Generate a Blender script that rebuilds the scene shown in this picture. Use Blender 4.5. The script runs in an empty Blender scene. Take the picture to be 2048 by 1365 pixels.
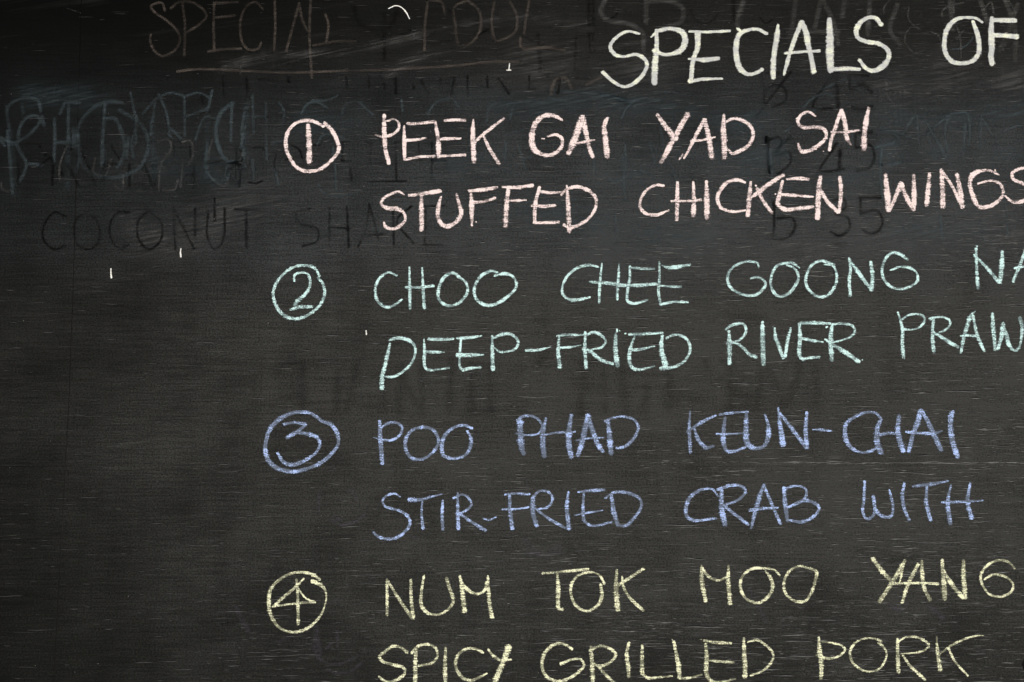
import bpy, math, random
import numpy as np

# ---------------------------------------------------------------- camera, light, exposure
S = bpy.context.scene
TILT = math.radians(12.0)
FPX = 4612.0                      # focal length in pixels of the 2048 wide photograph
CAM = (0.0, -3.13, 1.60)
cam_d = bpy.data.cameras.new('camera'); cam = bpy.data.objects.new('camera', cam_d)
S.collection.objects.link(cam); S.camera = cam
cam_d.sensor_width = 36.0; cam_d.lens = 36.0 * FPX / 2048.0
cam_d.clip_start = 0.05; cam_d.clip_end = 500
cam.location = CAM
cam.rotation_euler = (math.radians(90) + TILT, 0, 0)

SUN_EL, SUN_AZ = math.radians(38), math.radians(28)      # azimuth measured from -Y towards +X
w = bpy.data.worlds.new('World'); S.world = w; w.use_nodes = True
nt = w.node_tree; nt.nodes.clear()
sky = nt.nodes.new('ShaderNodeTexSky'); sky.sky_type = 'NISHITA'; sky.sun_disc = False
sky.sun_elevation = SUN_EL; sky.sun_rotation = math.pi - SUN_AZ
sky.air_density = 1.0; sky.dust_density = 3.0; sky.ozone_density = 1.0
bg = nt.nodes.new('ShaderNodeBackground'); bg.inputs['Strength'].default_value = 0.12
wo = nt.nodes.new('ShaderNodeOutputWorld')
nt.links.new(sky.outputs[0], bg.inputs[0]); nt.links.new(bg.outputs[0], wo.inputs[0])
sun_d = bpy.data.lights.new('sun', 'SUN'); sun = bpy.data.objects.new('sun', sun_d)
S.collection.objects.link(sun)
sun_d.energy = 1.4; sun_d.angle = math.radians(12); sun_d.color = (1.0, 0.965, 0.92)
sun.rotation_euler = (math.pi/2 - SUN_EL, 0, SUN_AZ)
S.view_settings.view_transform = 'Standard'; S.view_settings.look = 'None'
S.view_settings.exposure = 0.4; S.view_settings.gamma = 1.0

# ---------------------------------------------------------------- helpers
def plane(u, v):
    """point of the photograph -> (x, z) on the board's face (the plane y = 0)"""
    a, b = (u - 1024.0), -(v - 682.5)
    dy = FPX*math.cos(TILT) - b*math.sin(TILT)
    dz = FPX*math.sin(TILT) + b*math.cos(TILT)
    s = -CAM[1] / dy
    return CAM[0] + a*s, CAM[2] + dz*s
MM = 3.2 / FPX                     # metres per photo pixel near the middle

def link(o, parent=None):
    S.collection.objects.link(o)
    if parent is not None: o.parent = parent
    return o
def mesh_obj(name, verts, faces, mat, parent=None, attr=None):
    me = bpy.data.meshes.new(name)
    me.from_pydata(verts, [], faces); me.update()
    if attr is not None:
        a = me.attributes.new('cover', 'FLOAT', 'POINT'); a.data.foreach_set('value', attr)
    me.materials.append(mat)
    return link(bpy.data.objects.new(name, me), parent)
def empty(name, loc, parent=None):
    o = bpy.data.objects.new(name, None); o.empty_display_size = 0.02
    link(o, parent); o.location = loc
    return o

# ---------------------------------------------------------------- node helpers
class N:
    def __init__(s, name):
        s.m = bpy.data.materials.new(name); s.m.use_nodes = True
        s.t = s.m.node_tree; s.t.nodes.clear()
        s.out = s.t.nodes.new('ShaderNodeOutputMaterial')
        g = s.t.nodes.new('ShaderNodeNewGeometry'); s.pos = g.outputs['Position']
    def put(s, sock, v):
        if isinstance(v, bpy.types.NodeSocket): s.t.links.new(v, sock)
        else: sock.default_value = v
    def math(s, op, a, b=0.0, c=0.0, clamp=False):
        n = s.t.nodes.new('ShaderNodeMath'); n.operation = op; n.use_clamp = clamp
        s.put(n.inputs[0], a); s.put(n.inputs[1], b); s.put(n.inputs[2], c)
        return n.outputs[0]
    def noise(s, sx, sz, detail=3, rough=0.55, off=(0,0), dist=0.0, rot=0.0):
        mp = s.t.nodes.new('ShaderNodeMapping')
        mp.inputs['Scale'].default_value = (sx, 1.0, sz)
        mp.inputs['Location'].default_value = (off[0], 0.0, off[1])
        src = s.pos
        if rot:
            r = s.t.nodes.new('ShaderNodeVectorRotate'); r.rotation_type = 'Y_AXIS'
            r.inputs['Angle'].default_value = rot
            s.put(r.inputs['Vector'], src); src = r.outputs[0]
        s.put(mp.inputs['Vector'], src)
        n = s.t.nodes.new('ShaderNodeTexNoise'); n.noise_dimensions = '3D'
        n.inputs['Scale'].default_value = 1.0; n.inputs['Detail'].default_value = detail
        n.inputs['Roughness'].default_value = rough; n.inputs['Distortion'].default_value = dist
        s.put(n.inputs['Vector'], mp.outputs[0])
        return n.outputs['Fac']
    def rng(s, v, a, b, c=0.0, d=1.0, smooth=True):
        n = s.t.nodes.new('ShaderNodeMapRange')
        n.interpolation_type = 'SMOOTHSTEP' if smooth else 'LINEAR'
        s.put(n.inputs[0], v)
        for i, q in enumerate((a, b, c, d)): s.put(n.inputs[i+1], q)
        return n.outputs[0]
    def mix(s, f, a, b, mode='MIX'):
        n = s.t.nodes.new('ShaderNodeMix'); n.data_type = 'RGBA'; n.blend_type = mode
        s.put(n.inputs[0], f)
        for i, q in ((6, a), (7, b)):
            s.put(n.inputs[i], q if isinstance(q, bpy.types.NodeSocket) else (*q, 1.0))
        return n.outputs[2]
    def xyz(s):
        n = s.t.nodes.new('ShaderNodeSeparateXYZ'); s.put(n.inputs[0], s.pos)
        return n.outputs
    def bump(s, h, strength, dist):
        n = s.t.nodes.new('ShaderNodeBump'); n.inputs['Strength'].default_value = strength
        n.inputs['Distance'].default_value = dist; s.put(n.inputs['Height'], h)
        return n.outputs[0]
    def principled(s, color, rough, spec=0.5, alpha=1.0, normal=None):
        p = s.t.nodes.new('ShaderNodeBsdfPrincipled')
        s.put(p.inputs['Base Color'], color if isinstance(color, bpy.types.NodeSocket) else (*color, 1.0))
        s.put(p.inputs['Roughness'], rough); s.put(p.inputs['Specular IOR Level'], spec)
        s.put(p.inputs['Alpha'], alpha)
        if normal is not None: s.put(p.inputs['Normal'], normal)
        s.t.links.new(p.outputs[0], s.out.inputs['Surface'])
        return s.m

# ---------------------------------------------------------------- materials
def board_material():
    k = N('black_board_paint')
    x, y, z = k.xyz()
    fine = k.noise(420, 520, 2, 0.7)
    grain = k.noise(14, 420, 3, 0.6)                       # fine horizontal grain
    grain2 = k.noise(5, 90, 4, 0.6, (3, 7))
    patch = k.noise(2.2, 3.1, 5, 0.62, (1.3, 4.1), 0.4)
    cloud = k.noise(7, 11, 5, 0.6, (8.0, 2.0), 0.6)
    vert = k.noise(26, 3.0, 3, 0.6, (5, 5))
    swipe = k.noise(3.5, 60, 4, 0.65, (2, 9), 0.3, math.radians(9))
    # blotchy old chalk dust, with light falloff painted in: darker top, left and bottom
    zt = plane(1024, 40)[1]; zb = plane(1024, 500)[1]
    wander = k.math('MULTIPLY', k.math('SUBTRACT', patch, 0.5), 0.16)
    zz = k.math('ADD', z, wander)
    top_falloff = k.rng(zz, zb, zt + 0.05)
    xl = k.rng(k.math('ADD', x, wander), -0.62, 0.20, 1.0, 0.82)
    edge_falloff = k.rng(k.math('ADD', x, k.math('MULTIPLY', wander, 0.6)), -0.80, 0.06, 0.26, 1.0)
    edge_falloff = k.math('MULTIPLY', edge_falloff, k.rng(zz, plane(0, 1420)[1], plane(0, 900)[1], 0.62, 1.0))
    dust = k.math('MULTIPLY', k.rng(patch, 0.25, 0.8, 0.72, 1.12), k.math('SUBTRACT', 1.0, k.math('MULTIPLY', top_falloff, xl)))
    dust = k.math('MULTIPLY', dust, edge_falloff)  # dust amount also carries the painted light falloff
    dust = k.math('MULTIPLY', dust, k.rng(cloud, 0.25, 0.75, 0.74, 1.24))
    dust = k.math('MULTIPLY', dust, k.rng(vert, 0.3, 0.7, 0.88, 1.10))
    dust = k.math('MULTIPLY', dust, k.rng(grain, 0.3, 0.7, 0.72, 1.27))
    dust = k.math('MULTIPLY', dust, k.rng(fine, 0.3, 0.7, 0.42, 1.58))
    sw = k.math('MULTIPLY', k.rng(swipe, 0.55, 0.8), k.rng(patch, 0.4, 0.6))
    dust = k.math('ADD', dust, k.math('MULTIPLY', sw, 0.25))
    # the band that held blue and green chalk keeps a cool tint
    band = k.math('MULTIPLY', k.rng(zz, plane(0, 640)[1], plane(0, 430)[1]), k.rng(zz, plane(0, 60)[1], plane(0, 180)[1]))
    tint = k.mix(band, (0.90, 0.985, 0.92), (0.80, 0.98, 1.06))
    tint = k.mix(k.rng(k.noise(300, 300, 2, 0.6, (4, 1)), 0.40, 0.62, 0.0, 0.55), tint, (1.08, 0.92, 0.84))
    dcol = k.mix(1.0, tint, (0.048, 0.048, 0.048), 'MULTIPLY')
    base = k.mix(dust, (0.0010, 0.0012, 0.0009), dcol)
    h = k.math('ADD', k.math('MULTIPLY', grain, 0.6), k.math('MULTIPLY', grain2, 0.6))
    h = k.math('ADD', h, k.math('MULTIPLY', fine, 0.25))
    nrm = k.bump(h, 0.30, 0.0012)
    rough = k.rng(k.math('ADD', k.math('MULTIPLY', cloud, 0.5), k.math('MULTIPLY', patch, 0.5)), 0.3, 0.7, 0.42, 0.55)
    return k.principled(base, rough, 0.03, 1.0, nrm)

def chalk_material(name, bright, dusty, base_weight, thr, sharp=0.16, striate=0.9, grit=0.8):
    k = N(name)
    a = k.t.nodes.new('ShaderNodeAttribute'); a.attribute_name = 'cover'
    cov = a.outputs['Fac']
    stri = k.noise(70, 560, 3, 0.6)
    bars = k.noise(18, 150, 2, 0.5, (3, 3))
    spk = k.noise(560, 640, 2, 0.7, (6, 2))
    low = k.noise(22, 30, 3, 0.6, (9, 9))
    edge = k.math('ADD', cov, k.math('MULTIPLY', k.math('SUBTRACT', spk, 0.5), 1.5))
    edge = k.math('ADD', edge, k.math('MULTIPLY', k.math('SUBTRACT', stri, 0.5), 0.9))
    edge = k.rng(edge, 0.02, 0.20)
    v = k.math('MULTIPLY', k.math('SUBTRACT', stri, 0.5), striate)
    v = k.math('ADD', v, k.math('MULTIPLY', k.math('SUBTRACT', spk, 0.5), grit))
    v = k.math('ADD', v, k.math('MULTIPLY', k.math('SUBTRACT', low, 0.5), 0.55))
    v = k.math('ADD', v, k.math('MULTIPLY', k.math('SUBTRACT', bars, 0.5), 0.7))
    v = k.math('ADD', v, k.rng(cov, 0.0, 0.5, -0.25, 0.08))
    b = k.t.nodes.new('ShaderNodeAttribute'); b.attribute_name = 'press'
    v = k.math('ADD', v, k.math('MULTIPLY', b.outputs['Fac'], 0.9))
    dep = k.rng(v, thr - sharp, thr + sharp)
    alpha = k.math('MULTIPLY', edge, k.math('ADD', base_weight, k.math('MULTIPLY', dep, 1.0 - base_weight)), clamp=True)
    col = k.mix(dep, dusty, bright)
    nrm = k.bump(k.math('ADD', spk, stri), 0.5, 0.0006)
    return k.principled(col, 0.95, 0.05, alpha, nrm)

def ghost_material(name, color, strength, rough=0.8, cut=0.30, soft=0.75, streak=0.0):
    """thin leftovers of old writing; streak > 0 breaks them into wipe lines rising to the right"""
    k = N(name)
    a = k.t.nodes.new('ShaderNodeAttribute'); a.attribute_name = 'cover'
    cov = a.outputs['Fac']
    stri = k.noise(30, 520, 3, 0.6, (4, 2))
    spk = k.noise(330, 380, 2, 0.7, (6, 2))
    low = k.noise(16, 14, 4, 0.65, (2, 5))
    drag = k.noise(9, 260, 4, 0.7, (1, 3), 0.2, math.radians(12))
    e = k.rng(k.math('ADD', cov, k.math('MULTIPLY', k.math('SUBTRACT', spk, 0.5), 0.5)), -0.12, soft)
    f = k.math('MULTIPLY', e, k.rng(stri, 0.25, 0.7, 0.45, 1.3))
    f = k.math('MULTIPLY', f, k.rng(low, cut, 0.66, 0.25, 1.2))
    if streak: f = k.math('MULTIPLY', f, k.rng(drag, 0.42, 0.66, 1.0-streak, 1.5))
    return k.principled(color, rough, 0.05, k.math('MULTIPLY', f, strength, clamp=True))

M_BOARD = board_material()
M = {
 'white':  chalk_material('white_chalk',  (0.86, 0.90, 0.70), (0.58, 0.60, 0.59), 0.90, 0.16, 0.34, 1.2, 1.8),
 'pink':   chalk_material('pink_chalk',   (0.92, 0.78, 0.75), (0.34, 0.28, 0.275), 0.55, -0.12, 0.20, 1.5, 2.1),
 'green':  chalk_material('green_chalk',  (0.66, 0.92, 0.90), (0.23, 0.32, 0.32), 0.60, 0.0, 0.22, 1.4, 2.2),
 'blue':   chalk_material('blue_chalk',   (0.47, 0.62, 1.0), (0.175, 0.215, 0.29), 0.64, 0.15, 0.22, 1.5, 2.2),
 'yellow': chalk_material('yellow_chalk', (0.90, 0.92, 0.64), (0.26, 0.27, 0.185), 0.62, 0.05, 0.22, 1.8, 2.0),
 'fleck':  chalk_material('chalk_crumb',  (0.85, 0.85, 0.80), (0.75, 0.75, 0.72), 0.95, -0.6),
}
G = {
 'brown': ghost_material('brown_chalk_residue', (0.105, 0.088, 0.074), 0.42, streak=0.3),
 'blue':  ghost_material('blue_chalk_residue', (0.070, 0.096, 0.106), 0.33, streak=0.3),
 'grey':  ghost_material('grey_chalk_residue', (0.12, 0.12, 0.115), 0.32, streak=0.5),
 'violet': ghost_material('violet_chalk_residue', (0.11, 0.10, 0.13), 0.17, streak=0.5),
 'dark':  ghost_material('clean_wiped_paint', (0.002, 0.002, 0.002), 0.72, 0.5, 0.34, 1.1),
 'shade': ghost_material('faint_wiped_paint', (0.004, 0.004, 0.004), 0.22, 0.5, 0.25, 1.4),
 'smear': ghost_material('chalk_dust_smear', (0.13, 0.13, 0.125), 0.36, 0.8, 0.40, 1.3, 0.95),
 'bluesmear': ghost_material('blue_dust_smear', (0.06, 0.085, 0.095), 0.32, 0.8, 0.36, 1.3, 0.7),
}

# ---------------------------------------------------------------- strokes -> mesh
def parse(txt, ox, oy, sc):
    """'x,y[,w] x,y[,w] ; ...' in the coordinates of an enlarged crop -> list of [(x,z,w)] in metres"""
    res = []
    for part in txt.split(';'):
        pts = []; wid = None
        for tok in part.split():
            q = [float(c) for c in tok.split(',')]
            if len(q) > 2: wid = q[2]
            pts.append([q[0], q[1], wid])
        if not pts: continue
        for p in reversed(pts):
            if p[2] is None: p[2] = wid
            wid = p[2] if p[2] is not None else wid
        res.append([(*plane(ox + p[0]/sc, oy + p[1]/sc), (p[2] or 24)/sc*MM) for p in pts])
    return res

def smooth(pts, n=7):
    if len(pts) < 3: 
        return np.array(pts if len(pts) == 2 else pts*2)
    p = np.array(pts); p = np.vstack([2*p[0]-p[1], p, 2*p[-1]-p[-2]])
    p[0, 2] = p[1, 2]; p[-1, 2] = p[-2, 2]
    out = []
    for i in range(1, len(p)-2):
        t0 = 0.0; k = [0.0]
        for j in range(3): k.append(k[-1] + max(1e-6, np.hypot(*(p[i+j, :2]-p[i+j-1, :2])))**0.5)
        for s in range(n):
            t = k[1] + (k[2]-k[1])*s/n
            A = [(k[j+1]-t)/(k[j+1]-k[j])*p[i-1+j] + (t-k[j])/(k[j+1]-k[j])*p[i+j] for j in range(3)]
            B = [(k[j+2]-t)/(k[j+2]-k[j])*A[j] + (t-k[j])/(k[j+2]-k[j])*A[j+1] for j in range(2)]
            out.append((k[2]-t)/(k[2]-k[1])*B[0] + (t-k[1])/(k[2]-k[1])*B[1])
    out.append(p[-2])
    return np.array(out)

prs = random.Random(5)
def pressure(c):
    seg = np.hypot(*(c[1:, :2]-c[:-1, :2]).T); s_ = np.concatenate([[0], np.cumsum(seg)]); tot = s_[-1]+1e-9
    p = 0.24*np.exp(-s_/0.0035)*prs.uniform(-0.8, 1.2) + 0.26*np.exp(-(tot-s_)/0.004)*prs.uniform(-1.2, 1.2)
    for f in (1, 2, 3, 5):
        p = p + prs.uniform(-0.14, 0.14)*np.sin(s_/0.06*f*prs.uniform(0.7, 1.5)*6.28 + prs.uniform(0, 6.28))
    return p - 0.10*prs.random()
def resample(c, step=0.004):
    out = [c[0]]
    for a, b in zip(c[:-1], c[1:]):
        n = max(1, int(np.hypot(*(b-a)[:2])/step))
        out += [a+(b-a)*t/n for t in range(1, n+1)]
    return np.array(out)
def strokes_mesh(name, strokes, mat, parent, lift, cell=0.00105, grow=1.02, margin=0.5, origin=(0, 0)):
    curves = [resample(smooth(s)) for s in strokes]
    allp = np.vstack(curves); pad = allp[:, 2].max()*0.9 + 2*cell
    x0, z0 = allp[:, :2].min(0) - pad; x1, z1 = allp[:, :2].max(0) + pad
    nx, nz = int((x1-x0)/cell)+2, int((z1-z0)/cell)+2
    gx = x0 + np.arange(nx)*cell; gz = z0 + np.arange(nz)*cell
    cov = np.full((nz, nx), -9.0); prm = np.zeros((nz, nx))
    for c in curves:
        pr = pressure(c); hw = np.maximum(c[:, 2]*0.5*grow*(1+0.30*np.clip(pr, -0.4, 0.35)), 0.0008)
        for i in range(len(c)-1):
            a, b = c[i, :2], c[i+1, :2]; h = max(hw[i], hw[i+1])*(1+margin)+cell
            ix0 = max(0, int((min(a[0], b[0])-h-x0)/cell)); ix1 = min(nx, int((max(a[0], b[0])+h-x0)/cell)+2)
            iz0 = max(0, int((min(a[1], b[1])-h-z0)/cell)); iz1 = min(nz, int((max(a[1], b[1])+h-z0)/cell)+2)
            X, Z = np.meshgrid(gx[ix0:ix1], gz[iz0:iz1])
            d = b-a; L = max(1e-12, d@d)
            t = np.clip(((X-a[0])*d[0]+(Z-a[1])*d[1])/L, 0, 1)
            dist = np.hypot(X-a[0]-t*d[0], Z-a[1]-t*d[1])
            v = 1 - dist/(hw[i]+(hw[i+1]-hw[i])*t)
            sub = cov[iz0:iz1, ix0:ix1]; sp = prm[iz0:iz1, ix0:ix1]
            m_ = v > sub; sub[m_] = v[m_]; pv = pr[i]+(pr[i+1]-pr[i])*t; sp[m_] = pv[m_]
    mx = np.maximum.reduce([cov[:-1, :-1], cov[1:, :-1], cov[:-1, 1:], cov[1:, 1:]])
    zi, xi = np.nonzero(mx > -0.30)
    idx = -np.ones(nx*nz, int)
    q = np.stack([zi*nx+xi, zi*nx+xi+1, (zi+1)*nx+xi+1, (zi+1)*nx+xi], 1)
    used = np.unique(q); idx[used] = np.arange(len(used))
    vx = gx[used % nx] - origin[0]; vz = gz[used // nx] - origin[1]
    verts = np.stack([vx, np.full(len(used), -lift), vz], 1)
    o = mesh_obj(name, verts.tolist(), idx[q].tolist(), mat, parent,
                 np.maximum(cov.ravel()[used], -1.0).astype(np.float32))
    a = o.data.attributes.new('press', 'FLOAT', 'POINT'); a.data.foreach_set('value', prm.ravel()[used].astype(np.float32))
    return o

# ---------------------------------------------------------------- the board
board = empty('chalkboard', (0, 0, 0))
board['label'] = 'black painted chalkboard with a handwritten menu in white, pink, green, blue and yellow chalk'
board['category'] = 'chalkboard'

X0, X1, Z0, Z1, TH = -1.35, 1.75, 1.30, 3.10, 0.018
def panel():
    import bmesh
    bm = bmesh.new(); bmesh.ops.create_cube(bm, size=1.0)
    for v in bm.verts:
        v.co.x = X0 if v.co.x < 0 else X1
        v.co.y = 0.0 if v.co.y < 0 else TH
        v.co.z = Z0 if v.co.z < 0 else Z1
    bmesh.ops.bevel(bm, geom=bm.edges[:], offset=0.0015, segments=2, affect='EDGES')
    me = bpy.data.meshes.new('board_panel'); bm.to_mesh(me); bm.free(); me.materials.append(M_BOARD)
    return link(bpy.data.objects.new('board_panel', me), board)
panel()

# fine cracks of the paint along the wood grain: a lit lower lip and a dark upper lip
def lip_material(name, col, rough):
    k = N(name)
    n = k.noise(60, 60, 3, 0.6)
    x, y, z = k.xyz()
    # lip colour darkened to the left and top, repeating the board's painted light falloff
    base_weight = k.math('MULTIPLY', k.rng(x, -0.75, 0.05, 0.22, 1.0), k.rng(z, plane(0, 60)[1], plane(0, 330)[1], 0.35, 1.0))
    c = k.mix(k.rng(n, 0.35, 0.7), tuple(v*0.40 for v in col), col)
    c = k.mix(base_weight, tuple(v*0.1 for v in col), c)
    return k.principled(c, rough, 0.3)
M_LIP = lip_material('chalky_crack_edge', (0.25, 0.257, 0.24), 0.5)
M_GAP = lip_material('crack_shadow_paint', (0.003, 0.003, 0.003), 0.8)
rnd = random.Random(11)
def crack_mesh(name, items, parent, lift=0.0):
    """items: (x, z, length, height, strength)"""
    V, F, MI = [], [], []
    for (x, z, L, hgt, dark) in items:
        n = max(2, int(L/0.006)); b = len(V); zz = z; sl = rnd.uniform(-0.012, 0.025)
        for i in range(n+1):
            t = i/n; xx = x + L*t; zz += rnd.uniform(-1, 1)*0.00055 + sl*L/n
            f = math.sin(math.pi*min(1, max(0.0, t)))**0.5 if 0 < t < 1 else 0.02
            hh = hgt*f*rnd.uniform(0.6, 1.15)
            V += [(xx, -0.00012, zz+hh*dark), (xx, -0.00008, zz), (xx, -0.00012-hh*0.7, zz-hh)]
            V += [(xx, -0.00010, zz-hh*1.15)]
        for i in range(n):
            o = b+4*i
            F += [(o, o+4, o+5, o+1), (o+1, o+5, o+6, o+2), (o+2, o+6, o+7, o+3)]; MI += [1, 0, 0]
    me = bpy.data.meshes.new(name); me.from_pydata(V, [], [f[::-1] for f in F]); me.update()
    me.materials.append(M_LIP); me.materials.append(M_GAP)
    me.polygons.foreach_set('material_index', MI)
    o = link(bpy.data.objects.new(name, me), parent); o['kind'] = 'stuff'
    return o
items = []
clusters = [(rnd.uniform(X0, X1), rnd.uniform(Z0, Z1), rnd.uniform(0.05, 0.25)) for _ in range(170)]
while len(items) < 26000:
    if rnd.random() < 0.45:
        cx, cz, r = rnd.choice(clusters); x = rnd.gauss(cx, r); z = rnd.gauss(cz, r*0.35)
    else:
        x = rnd.uniform(X0, X1); z = rnd.uniform(Z0, Z1)
    keep = 0.16 + 0.84*min(1, max(0, (x+0.55)/0.75))
    keep *= 0.35 + 0.65*(0.5+0.5*math.sin(x*9+2.1*math.sin(z*7))*math.sin(z*13+1.7*math.sin(x*5)))
    if z < 2.3: keep *= 1.15
    if z > 2.55: keep *= 0.6
    if rnd.random() > keep: continue
    L = min(0.075, rnd.lognormvariate(math.log(0.013), 0.6))
    if x < X0+0.01 or x+L > X1-0.01 or z < Z0+0.01 or z > Z1-0.01: continue
    items.append((x, z, L, rnd.choice((0.00022, 0.00030, 0.00038, 0.0006))*rnd.uniform(0.7, 1.1), rnd.choice((1.0, 1.6, 2.6, 3.4))))
c = crack_mesh('paint_cracks', items, board)

# two long straight scratches across the right half, and the joint down the left
def scratch(v, u0, u1, dense, hmul=1.0):
    it = []; u = u0
    while u < u1:
        l = rnd.uniform(10, 46)
        x, z = plane(u, v + rnd.uniform(-0.6, 0.6)); x2 = plane(u+l, v)[0]
        if rnd.random() < dense: it.append((x, z, x2-x, 0.0006*hmul*rnd.uniform(0.6, 1.3), 0.6))
        u += l*(0.55 if dense == 1.0 else 0.95)
    return it
a = crack_mesh('scratch_line', scratch(925, 1300, 1640, 0.85, 0.8) + scratch(926, 1560, 2300, 1.0, 1.35), board)
a['label'] = 'long straight horizontal scratch in the paint'
a = crack_mesh('scratch_line', scratch(1143, 640, 1380, 0.4, 0.7) + scratch(1144, 1380, 2300, 0.6, 0.9), board)
a['label'] = 'broken dotted scratch line above the yellow writing'
seam = [(163, -300), (163, 0), (157, 200), (147, 560), (138, 800), (131, 930), (121, 1120), (107, 1365), (94, 1640)]
sv, sf = [], []
for i, (u, v) in enumerate(seam):
    x, z = plane(u, v)
    for dx, y in ((-0.0007, -0.00005), (-0.0001, -0.00035), (0.0006, -0.00005)):
        sv.append((x+dx, y, z))
for i in range(len(seam)-1):
    for j in range(2):
        o = 3*i+j; sf.append((o, o+1, o+4, o+3))
k = N('seam_paint')
sx, sy, sz = k.xyz()
scol = k.mix(k.rng(k.noise(3, 4, 3), 0.45, 0.7), (0.009, 0.009, 0.0085), (0.026, 0.026, 0.025))
scol = k.mix(k.rng(sz, plane(0, 500)[1], plane(0, 60)[1]), scol, (0.003, 0.003, 0.003))
mseam = k.principled(scol, 0.9, 0.02)
mesh_obj('panel_seam', sv, sf, mseam, board)

# ---------------------------------------------------------------- the chalk writing
letters = {'n': 0}
def word(label, color, ox, oy, sc, glyphs, name='chalk_word', sub=None):
    first = parse(glyphs[0][1], *glyphs[0][2:] if len(glyphs[0]) > 2 else (ox, oy, sc))
    org = (first[0][0][0], first[0][0][1])
    o = empty(name, (org[0], 0, org[1]), board); o['label'] = label
    for i, g in enumerate(glyphs):
        st = parse(g[1], *(g[2:] if len(g) > 2 else (ox, oy, sc)))
        letters['n'] += 1
        strokes_mesh(g[0], st, M[color], o, 0.00075 + 0.00004*(letters['n'] % 6), origin=org)
    return o
A = (1180, 10, 4.6545); B = (1610, 10, 4.676)
L = 'letter'
word('large white chalk word SPECIALS', 'white', *A, [
 (L, '458,270,28 350,250,30 245,305,34 188,395,40 235,465,40 310,485,30 430,465,36 510,510,40 530,560,40 500,640,40 420,725,40 320,765,34 220,720,34 120,630,38'),
 (L, '618,240,34 620,400,50 605,560,60 598,725,66; 570,300,18 640,245,40 760,225,40 860,260,60 885,340,62 850,420,60 760,460,40 690,465,36 600,430,50'),
 (L, '995,260,54 1000,400,50 960,520,46 940,715,45; 1010,270,50 1005,380,44; 925,250,26 1100,255,30 1300,245,28; 920,505,22 1060,515,50 1190,500,45; 930,715,40 1050,695,35 1230,690,22'),
 (L, '1640,270,40 1560,230,36 1460,240,40 1385,285,50 1360,380,55 1365,500,58 1400,600,58 1460,645,42 1540,640,36 1600,605,40; 1375,228,30 1395,240,30'),
 (L, '1750,190,25 1742,280,55 1715,450,50 1705,580,55 1705,675,50'),
 (L, '1970,165,50 1920,280,45 1860,450,42 1830,560,40 1805,650,25; 1975,165,50 2010,260,60 2036,400,55 2060,500,50 2081,620,55; 1818,452,28 2003,437,30 2132,432,36'),
 (L, '228,140,50 232,300,75 232,480,78 238,615,65; 250,605,45 400,600,45 508,605,36', *B),
 (L, '710,185,45 665,130,45 600,120,40 520,165,48 480,240,52 495,310,48 570,345,45 700,370,45 775,430,50 780,500,48 730,575,60 640,620,45 570,595,40 510,520,35', *B)])
word('large white chalk word OF at the upper right', 'white', *B, [
 (L, '1655,165,25 1600,130,30 1520,120,32 1420,135,42 1340,210,50 1305,320,45 1310,440,50 1370,530,50 1460,550,42 1560,530,45 1620,460,50 1625,350,50 1600,240,48 1570,160,35'),
 (L, '1745,125,40 1740,250,60 1745,400,65 1738,480,60 1748,550,58; 1745,145,45 1850,148,50 1962,150,50; 1760,285,45 1870,290,45 1975,300,55')])
C1 = (540, 210, 4.2667); C2 = (1020, 200, 4.2667); C3 = (1300, 200, 4.2667)
word('pink chalk number 1 inside a circle', 'pink', *C1, [
 ('number_ring', '455,185,26 380,145,30 300,135,30 220,160,30 160,220,32 135,310,36 145,400,34 185,480,32 250,550,32 340,570,32 430,550,32 520,480,32 585,390,34 570,300,36 520,210,38 465,158,30'),
 ('digit', '325,178,40 328,210,44 335,350,48 335,485,52')], 'circled_number')
word('pink chalk word PEEK', 'pink', *C1, [
 (L, '975,92,32 975,200,40 985,380,40 1015,498,34; 1000,140,20 1060,125,20 1100,160,24 1090,220,26 1020,265,28 960,275,26 900,258,22'),
 (L, '1145,185,20 1145,300,36 1148,465,30; 1172,160,24 1210,165,30 1400,145,28; 1160,305,28 1240,300,30 1330,285,18; 1150,470,26 1280,445,26 1400,440,28'),
 (L, '1410,150,30 1435,300,40 1440,440,44; 1490,140,26 1580,130,28 1665,135,28; 1460,295,30 1530,292,30 1625,290,20; 1450,440,24 1560,435,24 1665,430,24'),
 (L, '1735,130,20 1730,250,42 1735,380,46 1740,485,48; 1995,120,26 1850,230,32 1735,330,28; 1825,275,26 1880,390,36 1955,505,34')])
word('pink chalk word GAI', 'pink', *C2, [
 (L, '445,175,22 380,140,38 300,135,44 220,200,50 185,320,52 205,420,50 280,470,40 370,465,38 440,400,34 440,330,32 390,300,26 320,315,18; 272,333,14 293,336,14'),
 (L, '610,160,50 580,260,60 530,390,60 500,455,44; 620,150,46 650,290,44 680,420,38 705,485,38; 550,375,24 640,360,26 720,345,18'),
 (L, '830,160,30 805,220,44 815,340,50 830,485,54')])
word('pink chalk word YAD', 'pink', *C3, [
 (L, '65,132,36 120,210,46 190,300,50 225,330,40; 320,130,48 260,230,46 190,360,48 95,535,42'),
 (L, '465,170,34 400,290,34 330,430,26 290,500,18; 465,175,40 500,310,44 525,485,46; 350,355,24 450,345,22 555,320,14; 250,510,14 280,470,22'),
 (L, '630,132,28 625,250,48 635,400,50 635,495,52; 650,190,28 700,165,30 780,175,32 860,230,34 880,310,34 840,390,34 760,440,38 700,460,34 670,430,20')])
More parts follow.
